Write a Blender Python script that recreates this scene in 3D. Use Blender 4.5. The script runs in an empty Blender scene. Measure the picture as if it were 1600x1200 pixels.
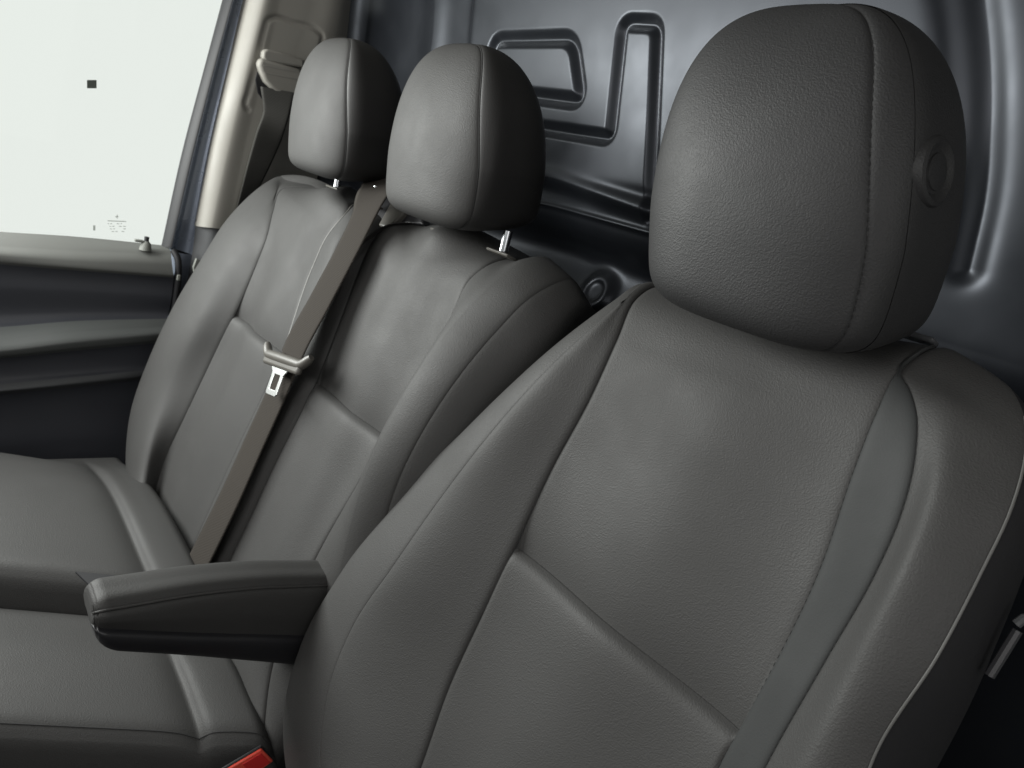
import bpy, math, random
import numpy as np
from mathutils import Matrix, Vector
random.seed(3); rng = np.random.default_rng(5)
scene = bpy.context.scene
COL = scene.collection

# ------------------------------------------------------------------ camera
F = 1200.0                                   # focal length in photo pixels (1600 wide)
X = np.array([970, 550, -1200.]); X /= np.linalg.norm(X)
Y = np.array([1450, 60, 1200.]); Y -= X*(X@Y); Y /= np.linalg.norm(Y)
Z = np.cross(X, Y)
Z = Z if Z[1] < 0 else -Z
M = np.array([X, Y, Z])                      # world = M @ (right, down, forward)
C = np.array([0, 0, 1.15])
cam = bpy.data.objects.new('camera', bpy.data.cameras.new('camera')); COL.objects.link(cam)
R = np.array([M[:, 0], -M[:, 1], -M[:, 2]]).T
mw = Matrix([list(R[i])+[C[i]] for i in range(3)]+[[0, 0, 0, 1]])
cam.matrix_world = mw
cam.data.sensor_width = 36; cam.data.lens = 36*F/1600
cam.data.clip_start = .02; cam.data.clip_end = 100
cam.data.dof.use_dof = True; cam.data.dof.focus_distance = .80; cam.data.dof.aperture_fstop = 14
scene.camera = cam

# ------------------------------------------------------------------ world and lamps
world = bpy.data.worlds.new('World'); scene.world = world; world.use_nodes = True
bg = world.node_tree.nodes['Background']
bg.inputs[0].default_value = (.955, 1.0, .955, 1); bg.inputs[1].default_value = .87
def area(name, loc, target, sx, sy, power, col):
    l = bpy.data.lights.new(name, 'AREA'); l.shape = 'RECTANGLE'; l.size = sx; l.size_y = sy
    l.energy = power; l.color = col
    o = bpy.data.objects.new(name, l); COL.objects.link(o); o.location = loc
    d = Vector(target)-Vector(loc); o.rotation_euler = d.to_track_quat('-Z', 'Y').to_euler()
    return o
area('windscreen_light', (-.50, -1.15, 1.42), (-.7, .6, .75), 1.1, .5, 10, (1, .965, .95))
area('passenger_window_light', (-1.93, -.40, 1.26), (-1.0, .5, .9), 1.0, .7, 44, (.985, 1, .975))
area('driver_window_light', (.5, .05, 1.20), (-.4, .5, .9), .6, .45, 2.0, (1, .93, .94))
scene.view_settings.view_transform = 'Standard'; scene.view_settings.look = 'None'
scene.view_settings.exposure = 0; scene.view_settings.gamma = 1
scene.render.engine = 'CYCLES'

# ------------------------------------------------------------------ geometry helpers
RHO = math.radians(15)
U = np.array([0, math.sin(RHO), math.cos(RHO)]); N = np.array([0, -math.cos(RHO), math.sin(RHO)])
def ray(px, py): return M@np.array([(px-800)/F, (py-600)/F, 1.])
P0 = C+ray(980, 1000)*.741
def hit(px, py, P, n):
    r = ray(px, py); return C+r*(((P-C)@n)/(r@n))
def S(px, py, w=0.):                         # a point of the seat-back plane (offset w) sighted from the photograph
    return hit(px, py, P0+N*w, N)
def Q(x, s, w=0.):                           # seat-back coordinates: across, up the back, out of the back
    return np.array([x, 0, 0])+np.array([0, P0[1], P0[2]])+U*s+N*w
EX = np.array([1., 0, 0]); EY = np.array([0, 1., 0]); EZ = np.array([0, 0, 1.])
def HX(px, py, x): return hit(px, py, EX*x, EX)
def HY(px, py, y): return hit(px, py, EY*y, EY)
def HZ(px, py, z): return hit(px, py, EZ*z, EZ)

def knots(P):
    d = np.linalg.norm(np.diff(P, axis=0), axis=1); d = np.maximum(d, 1e-5)**.5*1.0 if False else np.maximum(d, 1e-5)
    return np.concatenate([[0], np.cumsum(d)])
def hermite_matrix(t, ts):
    n = len(t); A = np.zeros((n, n)); h = np.diff(t)
    A[0, 0] = -1/h[0]; A[0, 1] = 1/h[0]; A[-1, -1] = 1/h[-1]; A[-1, -2] = -1/h[-1]
    for i in range(1, n-1):
        a, b = h[i-1], h[i]
        A[i, i-1] = -b/(a*(a+b)); A[i, i] = b/(a*(a+b))-a/(b*(a+b)); A[i, i+1] = a/(b*(a+b))
    idx = np.clip(np.searchsorted(t, ts, side='right')-1, 0, n-2)
    B = np.zeros((len(ts), n))
    for r, (k, v) in enumerate(zip(idx, ts)):
        hh = h[k]; u = (v-t[k])/hh
        h00 = 2*u**3-3*u**2+1; h10 = u**3-2*u**2+u; h01 = -2*u**3+3*u**2; h11 = u**3-u**2
        B[r, k] += h00; B[r, k+1] += h01
        B[r] += hh*(h10*A[k]+h11*A[k+1])
    return B
def curve(P, n=400):
    P = np.array(P, float)
    if len(P) == 2: return P[0]+(P[1]-P[0])*np.linspace(0, 1, n)[:, None]
    t = knots(P); return hermite_matrix(t, np.linspace(0, t[-1], n))@P
def resample(D, n, ease=None):
    t = knots(D); u = np.linspace(0, 1, n)
    if ease == 'end': u = 1-(1-u)**1.6
    if ease == 'start': u = u**1.6
    ts = u*t[-1]
    return np.stack([np.interp(ts, t, D[:, k]) for k in range(3)], 1)
def cross(cols, dens, power=1.0):
    """cols: list of (m,3); dens: samples in each gap -> grid m x n x 3 and the index of every column"""
    A = np.stack(cols, 1)
    gap = np.median(np.linalg.norm(np.diff(A, axis=1), axis=2), axis=0)
    t = np.concatenate([[0], np.cumsum(np.maximum(gap, 1e-3))])
    ts = []; ids = [0]
    for i, d in enumerate(dens):
        u = np.linspace(0, 1, d, endpoint=False); u = u-.88*np.sin(2*np.pi*u)/(2*np.pi); ts += list(t[i]+(t[i+1]-t[i])*u); ids.append(ids[-1]+d)
    ts.append(t[-1]); B = hermite_matrix(t, np.array(ts))
    return np.einsum('rc,mcd->mrd', B, A), ids
def normals(P):
    du = np.gradient(P, axis=0); dv = np.gradient(P, axis=1)
    n = np.cross(du, dv); l = np.linalg.norm(n, axis=2, keepdims=True); return n/np.maximum(l, 1e-9)
def dist(P, line):
    sh = P.shape[:-1]; q = P.reshape(-1, 3); L = resample(line, max(2, min(260, int(knots(line)[-1]/.004)+2)))
    out = np.empty(len(q))
    a = L[:-1]; b = L[1:]-L[:-1]; bb = (b*b).sum(1)
    for i in range(0, len(q), 6000):
        p = q[i:i+6000, None]-a[None]
        u = np.clip((p*b).sum(2)/bb, 0, 1)
        out[i:i+6000] = np.sqrt(((p-u[..., None]*b)**2).sum(2).min(1))
    return out.reshape(sh)

def link(name, mesh, mat, parent=None):
    o = bpy.data.objects.new(name, mesh); COL.objects.link(o)
    if mat and not mesh.materials: mesh.materials.append(mat)
    if parent: o.parent = parent
    return o
def mesh_from(V, Fc, smooth=True):
    me = bpy.data.meshes.new('m'); me.from_pydata([tuple(v) for v in V], [], Fc); me.update()
    if smooth: me.polygons.foreach_set('use_smooth', [True]*len(me.polygons))
    return me
def grid_data(P, flip=False, closed=False):
    m, n = P.shape[:2]; V = P.reshape(-1, 3)
    I = np.arange(m*n).reshape(m, n)
    if closed: I = np.concatenate([I, I[:, :1]], 1)
    a, b, c, d = I[:-1, :-1], I[:-1, 1:], I[1:, 1:], I[1:, :-1]
    Q4 = np.stack([a, b, c, d] if not flip else [a, d, c, b], -1).reshape(-1, 4)
    return V, Q4
def grid_obj(name, P, mat, parent=None, flip=False, closed=False, offset=None):
    V, Q4 = grid_data(P, flip, closed)
    me = bpy.data.meshes.new(name); me.vertices.add(len(V)); me.vertices.foreach_set('co', V.astype(np.float32).ravel())
    me.loops.add(Q4.size); me.loops.foreach_set('vertex_index', Q4.astype(np.int32).ravel())
    me.polygons.add(len(Q4)); me.polygons.foreach_set('loop_start', np.arange(0, Q4.size, 4, dtype=np.int32))
    me.polygons.foreach_set('loop_total', np.full(len(Q4), 4, dtype=np.int32))
    me.polygons.foreach_set('use_smooth', np.ones(len(Q4), bool)); me.update(calc_edges=True); me.validate()
    return link(name, me, mat, parent)
class MB:
    def __init__(s): s.V = []; s.F = []; s.n = 0
    def add(s, V, Fc):
        s.V += [tuple(map(float, v)) for v in V]; s.F += [tuple(int(i)+s.n for i in f) for f in Fc]; s.n += len(V); return s
    def tube(s, line, r, k=8, cap=True, flat=None):
        L = np.array(line, float); m = len(L); T = np.gradient(L, axis=0); T /= np.linalg.norm(T, axis=1)[:, None]+1e-12
        ref = np.array([0, 0, 1.]) if abs(T[0][2]) < .9 else np.array([1., 0, 0])
        a = np.cross(T[0], ref); a /= np.linalg.norm(a); rings = []
        rr = r if hasattr(r, '__len__') else [r]*m
        for i in range(m):
            a = a-T[i]*(a@T[i]); a /= np.linalg.norm(a); b = np.cross(T[i], a)
            for j in range(k):
                th = 2*math.pi*j/k; rings.append(L[i]+rr[i]*(a*math.cos(th)+b*math.sin(th)))
        Fc = [(i*k+j, i*k+(j+1) % k, (i+1)*k+(j+1) % k, (i+1)*k+j) for i in range(m-1) for j in range(k)]
        if cap: Fc += [tuple(range(k))[::-1], tuple((m-1)*k+j for j in range(k))]
        return s.add(rings, Fc)
    def box(s, c, ax, ay, az):
        c, ax, ay, az = map(np.array, (c, ax, ay, az))
        V = [c+i*ax+j*ay+k*az for i in (-1, 1) for j in (-1, 1) for k in (-1, 1)]
        return s.add(V, [(0, 1, 3, 2), (4, 6, 7, 5), (0, 4, 5, 1), (2, 3, 7, 6), (0, 2, 6, 4), (1, 5, 7, 3)])
    def prism(s, P, d):
        P = [np.array(p, float) for p in P]; n = len(P); d = np.array(d)
        return s.add(P+[p+d for p in P], [tuple(range(n))[::-1], tuple(range(n, 2*n))]+[(i, (i+1) % n, n+(i+1) % n, n+i) for i in range(n)])
    def build(s, name, mat, parent=None, smooth=True, bevel=0, seg=3):
        me = mesh_from(s.V, s.F, smooth); me.name = name; o = link(name, me, mat, parent)
        if bevel:
            b = o.modifiers.new('b', 'BEVEL'); b.width = bevel; b.segments = seg; b.limit_method = 'ANGLE'; b.angle_limit = math.radians(35)
            b.harden_normals = False
        if smooth:
            try: me.set_sharp_from_angle(angle=math.radians(40))
            except Exception: pass
        return o
def thing(name, label, cat, loc=(0, 0, 0), group=None):
    o = bpy.data.objects.new(name, None); COL.objects.link(o); o.location = loc; o.empty_display_size = .05
    o['label'] = label; o['category'] = cat
    if group: o['group'] = group
    return o
def tag(o, label, cat, group=None):
    o['label'] = label; o['category'] = cat
    if group: o['group'] = group
    return o
def rebase(root):                            # children were built in world space: keep them there
    bpy.context.view_layer.update()
    inv = Matrix.Translation(root.location).inverted()
    for ch in root.children: ch.matrix_parent_inverse = inv

# ------------------------------------------------------------------ materials
def mat(name, col, rough=.5, metal=0., spec=.5, **k):
    m = bpy.data.materials.new(name); m.use_nodes = True; b = m.node_tree.nodes['Principled BSDF']
    b.inputs['Base Color'].default_value = (*col, 1); b.inputs['Roughness'].default_value = rough
    b.inputs['Metallic'].default_value = metal; b.inputs['Specular IOR Level'].default_value = spec
    for kk, v in k.items(): b.inputs[kk.replace('_', ' ')].default_value = v
    return m
def nodes(m):
    nt = m.node_tree; return nt, nt.nodes, nt.links, nt.nodes['Principled BSDF']
def leather(name, col, rough=.46, strength=.46, scale=620, spec=.45, dist_=.0006):
    m = mat(name, col, rough, 0, spec); nt, nd, ln, b = nodes(m)
    tc = nd.new('ShaderNodeTexCoord'); v = nd.new('ShaderNodeTexVoronoi'); v.feature = 'SMOOTH_F1'; v.inputs['Scale'].default_value = scale
    v.inputs['Smoothness'].default_value = .6
    wn = nd.new('ShaderNodeTexNoise'); wn.inputs['Scale'].default_value = scale*.35; wn.inputs['Detail'].default_value = 2
    mixv = nd.new('ShaderNodeMix'); mixv.data_type = 'VECTOR'; mixv.inputs['Factor'].default_value = .004
    ln.new(tc.outputs['Object'], wn.inputs['Vector']); ln.new(tc.outputs['Object'], mixv.inputs[4]); ln.new(wn.outputs['Color'], mixv.inputs[5])
    ln.new(mixv.outputs[1], v.inputs['Vector'])
    n2 = nd.new('ShaderNodeTexNoise'); n2.inputs['Scale'].default_value = scale*1.1; n2.inputs['Detail'].default_value = 3
    ln.new(tc.outputs['Object'], n2.inputs['Vector'])
    add = nd.new('ShaderNodeMath'); add.operation = 'MULTIPLY_ADD'; add.inputs[1].default_value = .35
    ln.new(n2.outputs['Fac'], add.inputs[0]); ln.new(v.outputs['Distance'], add.inputs[2])
    bp = nd.new('ShaderNodeBump'); bp.inputs['Strength'].default_value = strength; bp.inputs['Distance'].default_value = dist_
    ln.new(add.outputs[0], bp.inputs['Height'])
    # broad soft unevenness of stretched hide
    n3 = nd.new('ShaderNodeTexNoise'); n3.inputs['Scale'].default_value = 9; n3.inputs['Detail'].default_value = 2
    ln.new(tc.outputs['Object'], n3.inputs['Vector'])
    bp2 = nd.new('ShaderNodeBump'); bp2.inputs['Strength'].default_value = .012; bp2.inputs['Distance'].default_value = .006
    ln.new(n3.outputs['Fac'], bp2.inputs['Height']); ln.new(bp2.outputs['Normal'], bp.inputs['Normal'])
    ln.new(bp.outputs['Normal'], b.inputs['Normal'])
    n4 = nd.new('ShaderNodeTexNoise'); n4.inputs['Scale'].default_value = 14; n4.inputs['Detail'].default_value = 5
    ln.new(tc.outputs['Object'], n4.inputs['Vector'])
    rm = nd.new('ShaderNodeMapRange'); rm.inputs['From Min'].default_value = .3; rm.inputs['From Max'].default_value = .7
    rm.inputs['To Min'].default_value = rough-.04; rm.inputs['To Max'].default_value = rough+.06
    ln.new(n4.outputs['Fac'], rm.inputs['Value']); ln.new(rm.outputs[0], b.inputs['Roughness'])
    return m
def webbing_mat(name, c1, rough=.7):
    m = mat(name, c1, .9, 0, .12); nt, nd, ln, b = nodes(m)
    uv = nd.new('ShaderNodeUVMap'); w = nd.new('ShaderNodeTexWave'); w.wave_type = 'BANDS'; w.bands_direction = 'DIAGONAL'
    w.inputs['Scale'].default_value = 90; w.inputs['Distortion'].default_value = .4; ln.new(uv.outputs['UV'], w.inputs['Vector'])
    bp = nd.new('ShaderNodeBump'); bp.inputs['Strength'].default_value = .35; bp.inputs['Distance'].default_value = .0006
    ln.new(w.outputs['Fac'], bp.inputs['Height']); ln.new(bp.outputs['Normal'], b.inputs['Normal'])
    return m
def grained(name, col, rough=.5, metal=0, scale=900, strength=.2, **k):
    m = mat(name, col, rough, metal, **k); nt, nd, ln, b = nodes(m)
    tc = nd.new('ShaderNodeTexCoord'); n = nd.new('ShaderNodeTexNoise'); n.inputs['Scale'].default_value = scale; n.inputs['Detail'].default_value = 2
    ln.new(tc.outputs['Object'], n.inputs['Vector']); bp = nd.new('ShaderNodeBump'); bp.inputs['Strength'].default_value = strength
    bp.inputs['Distance'].default_value = .0004; ln.new(n.outputs['Fac'], bp.inputs['Height']); ln.new(bp.outputs['Normal'], b.inputs['Normal'])
    n2 = nd.new('ShaderNodeTexNoise'); n2.inputs['Scale'].default_value = 12; n2.inputs['Detail'].default_value = 6
    ln.new(tc.outputs['Object'], n2.inputs['Vector'])
    rm = nd.new('ShaderNodeMapRange'); rm.inputs['From Min'].default_value = .3; rm.inputs['From Max'].default_value = .7
    rm.inputs['To Min'].default_value = max(.02, rough-.05); rm.inputs['To Max'].default_value = rough+.06
    ln.new(n2.outputs['Fac'], rm.inputs['Value']); ln.new(rm.outputs[0], b.inputs['Roughness'])
    return m
LE = leather('leather_grey', (.042, .0415, .0405), rough=.58, spec=.27)
LS = leather('leather_smooth', (.031, .0325, .0325), spec=.22, rough=.62, strength=.10)
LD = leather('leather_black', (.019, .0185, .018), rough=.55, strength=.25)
LH = leather('leather_headrest', (.022, .022, .0225), spec=.28, rough=.56)
FAB = grained('black_fabric', (.012, .012, .013), .85, 0, 700, .5, spec=.2)
BLK = grained('black_plastic', (.015, .015, .017), .45)
GRY = grained('dark_grey_plastic', (.05, .052, .055), .5)
MID = grained('grey_plastic', (.16, .165, .15), .55)
BEI = grained('beige_plastic', (.245, .235, .21), .55, 0, 500, .15)
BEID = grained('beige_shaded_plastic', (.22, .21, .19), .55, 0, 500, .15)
TAN = grained('tongue_plastic', (.085, .08, .071), .4)
PAINT = grained('bulkhead_paint', (.024, .027, .033), .35, .60, 60, .002, spec=.45)
BODY = grained('body_paint', (.22, .25, .31), .28, .45, 60, .03, spec=.6)
CHROME = mat('chrome', (.42, .43, .45), .16, 1); STEEL = mat('brushed_steel', (.55, .56, .55), .34, 1)
RUB = mat('rubber_seal', (.008, .008, .010), .6)
RED = mat('red_button', (.78, .09, .06), .35)
WEB = webbing_mat('taupe_webbing', (.036, .032, .028))
WEBD = webbing_mat('black_webbing', (.055, .054, .05))
THR = mat('thread_crevice_black', (.012, .012, .012), .8)  # stitch thread; seam tubes use it as painted crevice shade
PIP = mat('piping_grey', (.075, .074, .07), .5)
PIPL = mat('piping_light', (.10, .098, .09), .5)
CARPET = grained('floor_rubber', (.02, .02, .021), .8)
LINER = grained('headliner', (.13, .125, .115), .9)

# ------------------------------------------------------------------ enclosure: floor, roof, bulkhead
def sheet(name, x0, x1, y0, y1, z, m):
    P = np.array([[[x0, y0, z], [x1, y0, z]], [[x0, y1, z], [x1, y1, z]]], float)
    o = grid_obj(name, P, m); o['kind'] = 'structure'; return o
q = MB(); q.prism([(-2.0, -.55, .0), (-2.0, -.55, .80), (-2.0, -.72, .93), (-2.0, -1.25, .95), (-2.0, -1.25, .0)], EX*2.6)
tag(q.build('dashboard', BLK, None, True, .03, 4), 'black dashboard under the windscreen, in front of the seats', 'dashboard')
q = MB(); q.prism([(.42, -1.2, .0), (.46, -1.2, .80), (.50, -1.2, .83), (.56, -1.2, .80), (.56, -1.2, .0)], EY*2.1)
tag(q.build('driver_door_panel', BLK, None, True, .02, 4), 'black lower panel of the driver door beside the driver seat', 'door')
q = MB(); q.prism([(.42, .62, .8), (.42, .90, .8), (.42, .90, 1.7), (.42, .70, 1.7)], EX*.1)
tag(q.build('driver_door_pillar', BEI, None, True, .02, 4), 'beige pillar behind the driver door', 'pillar')
sheet('floor', -2.1, .6, -1.2, 1.3, -.02, CARPET)
b = MB(); b.box((-.75, .25, 1.72), (1.40, 0, 0), (0, .95, 0), (0, 0, .03)); o = b.build('ceiling', LINER, None, True, .02); o['kind'] = 'structure'

bulk = thing('bulkhead', 'dark blue grey painted steel bulkhead with pressed rectangular grooves behind the seats', 'partition', (-.9, .95, 0))
YB = .95
def bulkhead():
    xs = np.concatenate([np.linspace(-2.06, -1.55, 170, endpoint=False), np.linspace(-1.55, -.30, 560, endpoint=False), np.linspace(-.30, .40, 70)]); zs = np.concatenate([np.linspace(0, .85, 40, endpoint=False), np.linspace(.85, 1.78, 420)])
    XX, ZZ = np.meshgrid(xs, zs); P = np.stack([XX, np.full_like(XX, YB), ZZ], -1)
    def L(pts, closed=False, n=200):
        q = [HY(px, py, YB) for px, py in pts]
        if closed: q.append(q[0])
        return np.array(q)
    def rnd(pts, r=.02, closed=False):
        q = L(pts); out = []; n = len(q)
        for i in range(n):
            if not closed and i in (0, n-1): out.append(q[i]); continue
            a, b_, c = q[i-1], q[i], q[(i+1) % n]
            u = (a-b_)/np.linalg.norm(a-b_); v = (c-b_)/np.linalg.norm(c-b_)
            rr = min(r, .45*np.linalg.norm(a-b_), .45*np.linalg.norm(c-b_))
            for t in np.linspace(0, 1, 8): out.append((1-t)**2*(b_+u*rr)+2*t*(1-t)*b_+t*t*(b_+v*rr))
        if closed: out.append(out[0])
        return np.array(out)
    Y_ = np.zeros_like(XX)
    def groove(line, half, depth, soft, vee=False):
        nonlocal Y_
        m = (XX > line[:, 0].min()-.12) & (XX < line[:, 0].max()+.12) & (ZZ > line[:, 2].min()-.12) & (ZZ < line[:, 2].max()+.12)
        d = dist(P[m], line); tv = np.clip(1-d/half, 0, 1); g = (tv*tv*(3-2*tv)*.45+tv*.55) if vee else 1/(1+np.exp((d-half)/soft)); Y_[m] += depth*g
    # rectangular and J shaped channels
    groove(rnd([(779, 66), (907, 64), (915, 162), (768, 143)], .032, True), .0175, .012, .0022, True)
    groove(rnd([(640, 168), (957, 218), (987, 41), (1042, 44), (1027, 200), (1012, 340)], .020), .0160, .012, .0022, True)
    # raised outer field
    fld = rnd([(752, -60), (738, 80), (735, 240), (1000, 290), (1440, 350), (1497, 180), (1490, 60), (1440, -60)], .10)
    # inside/outside test by winding
    q = rnd([(775, -120), (738, 80), (725, 235), (1040, 308), (1470, 380), (1493, 180), (1480, -20), (1400, -190)], .09, True)
    inside = np.zeros(XX.shape, bool); j = len(q)-1
    for i in range(len(q)):
        zi, zj = q[i][2], q[j][2]; xi, xj = q[i][0], q[j][0]
        cnd = ((zi > ZZ) != (zj > ZZ)); xx = (xj-xi)*(ZZ-zi)/((zj-zi) if abs(zj-zi) > 1e-9 else 1e-9)+xi
        inside ^= cnd & (XX < xx); j = i
    d = dist(P, q)*np.where(inside, -1, 1)
    Y_ += .008/(1+np.exp(-d/.0045)); 
    # second, deeper outer step and ribs at the driver's side
    groove(rnd([(1540, -80), (1557, 120), (1545, 300), (1512, 420)], .10), .012, .011, .006)
    groove(rnd([(700, -80), (690, 60), (650, 200)], .08), .03, -.009, .014)
    # horizontal ledges
    groove(rnd([(700, 245), (860, 275), (1030, 335), (1300, 430)], .05), .012, -.016, .005)
    groove(rnd([(700, 290), (850, 318), (1030, 368), (1300, 470)], .05), .003, -.006, .0015)
    ln = L([(600, 300), (870, 365), (1040, 425), (1300, 540)])
    zl = np.interp(XX, ln[:, 0], ln[:, 2]); Y_ += .05*(1/(1+np.exp(-(zl-ZZ)/.012)))-.0
    ln2 = L([(600, 335), (1300, 590)])
    zl = np.interp(XX, ln2[:, 0], ln2[:, 2]); Y_ += -.035*(1/(1+np.exp(-(zl-ZZ)/.022)))
    # boss
    c = HY(907, 452, YB); r = np.hypot(XX-c[0], ZZ-c[2]); Y_ += -.018*(1/(1+np.exp((r-.034)/.006)))+.009*(1/(1+np.exp((r-.020)/.003)))
    # gentle crown of the sheet, swept forward to the side wall
    Y_ += .02*np.sin((XX+2.2)*1.9)*.6 ; Y_ += -.10*(1/(1+np.exp((XX+2.03)/.02))); Y_ += -.09*np.clip(ZZ-1.10, 0, 2)  # upper part tilted forward so the sheet reflects the side window
    P[..., 1] += Y_
    return P
grid_obj('pressed_panel', bulkhead(), PAINT, bulk, flip=False)
rebase(bulk)

# ------------------------------------------------------------------ seat back lofting
def column(pts, crease=0., rows=(60, 130, 60)):
    """pts: control points; split at the crease height and at the topmost point so the rows of all columns agree"""
    D = curve(pts, 900); s = (D-P0)@U
    top = int(np.argmax(s)); below = np.where(s[:top+1] >= crease)[0]
    k = int(below[0]) if len(below) else 1
    k = max(k, 2)
    A = resample(D[:k+1], rows[0]+1, 'end'); B_ = resample(D[k:top+1], rows[1]+1, 'start'); E_ = resample(D[top:], rows[2]+1)
    return np.concatenate([A, B_[1:], E_[1:]])
def out(px, py, w=0): return S(px, py, w)

def shape_grooves(P, Nn, seams, creases=()):
    D = np.zeros(P.shape[:2])
    for line, depth, sig in seams:
        d = dist(P, line); D -= depth*np.exp(-d/sig)
    return P+Nn*D[..., None]
def crease_disp(P, Nn, ids, lo, hi, line, depth, up, dn, mask_cols):
    """a pinched seam across a panel: broad valley above it, full roll below it"""
    a, b_ = mask_cols
    d = dist(P, line); below = ((np.arange(P.shape[0]) < hi)[:, None])
    sg = np.where(below, dn, up)
    D = np.where(below, -depth*np.exp(-(d/dn)**1.2)+.22*depth*np.exp(-((d-.028)/.045)**2), -depth*np.exp(-(d/up)**1.1)+0)
    w = np.zeros(P.shape[1]); w[a:b_+1] = 1
    m = max(2, (b_-a)//14)
    w[a:a+m] = np.linspace(.3, 1, m); w[b_-m+1:b_+1] = np.linspace(1, .3, m)
    return P+Nn*(D*w[None])[..., None]

ROWS = (90, 150, 50)
# ================================================================== driver's seat
drv = thing('single_seat', 'large dark grey leather driver seat with a folding armrest in the right foreground', 'seat', (-.42, .45, 0))
dcols = [
 [Q(-.66, -.48, -.13), Q(-.66, -.1, -.13), Q(-.60, .18, -.13), Q(-.52, .30, -.11), Q(-.50, .325, -.10), Q(-.50, .30, -.13), Q(-.50, -.40, -.15)],
 [Q(-.80, -.48, -.05), Q(-.795, -.30, -.05), Q(-.74, -.05, -.05), Q(-.66, .14, -.06), Q(-.57, .28, -.07), Q(-.52, .335, -.08), Q(-.505, .31, -.125), Q(-.52, -.40, -.15)],
 [S(470, 1290, .0), S(447, 1200, .01), S(444, 1110, .01), S(470, 1010, .01), S(533, 896, .01), S(642, 754, 0), S(717, 683, 0), S(800, 604, -.005), S(880, 535, -.01), S(960, 476, -.025), S(1000, 449, -.045), Q(-.53, .325, -.12), Q(-.53, -.40, -.15)],
 [S(515, 1290, .035), S(500, 1190, .035), S(512, 1080, .035), S(550, 980, .035), S(612, 887, .035), S(700, 762, .03), S(800, 637, .025), S(870, 562, .015), S(940, 500, .0), S(985, 465, -.02), S(1008, 448, -.04), Q(-.55, .335, -.11), Q(-.53, -.40, -.15)],
 [S(620, 1290, .004), S(655, 1200, .003), S(700, 1073, 0), S(752, 960, 0), S(801, 858, 0), S(860, 733, 0), S(920, 622, 0), S(962, 530, -.003), S(992, 466, -.018), S(1020, 447, -.04), Q(-.545, .335, -.11), Q(-.53, -.40, -.15)],
 [Q(-.42, -.48, .004), Q(-.42, -.2, .004), Q(-.42, 0., .003), Q(-.42, .15, .004), Q(-.42, .27, 0), Q(-.42, .325, -.02), Q(-.42, .352, -.06), Q(-.42, .33, -.115), Q(-.42, -.40, -.15)],
 [S(1085, 1290, .0), S(1127, 1187, .0), S(1160, 1127, 0), S(1280, 887, 0), S(1333, 733, 0), S(1367, 647, 0), S(1400, 582, -.006), S(1432, 552, -.02), S(1456, 540, -.045), Q(-.30, .34, -.11), Q(-.30, -.40, -.15)],
 [S(1150, 1290, .012), S(1193, 1200, .012), S(1287, 1033, .012), S(1367, 893, .012), S(1407, 800, .011), S(1430, 700, .008), S(1431, 645, .003), S(1421, 608, -.002), S(1408, 580, -.008), S(1437, 551, -.022), S(1461, 541, -.046), Q(-.29, .34, -.11), Q(-.30, -.40, -.15)],
 [S(1225, 1290, .036), S(1265, 1200, .036), S(1365, 1000, .036), S(1438, 850, .034), S(1474, 760, .026), S(1492, 690, .013), S(1492, 635, .001), S(1480, 600, -.012), S(1482, 568, -.026), S(1495, 550, -.05), Q(-.265, .335, -.11), Q(-.27, -.40, -.15)],
 [S(1330, 1290, .022), S(1366, 1180, .022), S(1467, 1020, .020), S(1533, 893, .014), S(1580, 793, .006), S(1601, 715, -.006), S(1600, 650, -.022), S(1570, 600, -.045), Q(-.235, .325, -.09), Q(-.24, .29, -.13), Q(-.25, -.40, -.15)],
 [Q(-.145, -.48, -.05), Q(-.145, -.25, -.05), Q(-.14, 0., -.055), Q(-.143, .15, -.06), Q(-.16, .25, -.07), Q(-.195, .31, -.085), Q(-.22, .312, -.10), Q(-.24, .28, -.13), Q(-.25, -.40, -.15)],
 [Q(-.19, -.48, -.13), Q(-.19, -.25, -.13), Q(-.185, 0., -.13), Q(-.19, .15, -.13), Q(-.21, .25, -.13), Q(-.235, .295, -.12), Q(-.24, .27, -.135), Q(-.25, -.40, -.15)],
]
ddens = [10, 16, 22, 34, 44, 44, 24, 34, 26, 18, 10]
cr_line = curve([S(796, 853), S(847, 893), S(920, 940), S(1000, 1003), S(1073, 1064), S(1163, 1130)], 120)
dcr = [0]*12
C3 = [column(c, crease=(-.002), rows=ROWS) for c in dcols]
P, ids = cross(C3, ddens)
Nn = normals(P)
if (Nn[120, ids[5]]@N) < 0: Nn = -Nn; DFLIP = True
else: DFLIP = False
top_i = ROWS[0]+ROWS[1]
def seam_of(P, j, a=0, b_=None): return P[a:(b_ or top_i+4), j].copy()
sm = [seam_of(P, ids[3]), seam_of(P, ids[4]), seam_of(P, ids[6]), seam_of(P, ids[7])]
# soft fullness of panels between seams
def puff(P, Nn, i0, i1, amp):
    u = np.linspace(0, 1, i1-i0+1); w = np.sin(np.pi*u)**.8*amp
    P[:, i0:i1+1] += Nn[:, i0:i1+1]*w[None, :, None]
puff(P, Nn, ids[3], ids[4], .0035); puff(P, Nn, ids[6], ids[7], .0015)
P = crease_disp(P, Nn, ids, 0, ROWS[0], P[ROWS[0], ids[4]:ids[6]+1].copy(), .0095, .036, .0065, (ids[4], ids[6]))
P = shape_grooves(P, Nn, [(sm[0], .0012, .002), (sm[1], .0030, .0028), (sm[2], .002, .003), (sm[3], .0018, .0025)])
r0 = ROWS[0]
grid_obj('side_bolster', P[:, ids[0]:ids[3]+1], LE, drv, DFLIP)
grid_obj('side_bolster', P[:, ids[3]:ids[4]+1], LE, drv, DFLIP)
grid_obj('lower_panel', P[:r0+1, ids[4]:ids[6]+1], LE, drv, DFLIP)
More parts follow.
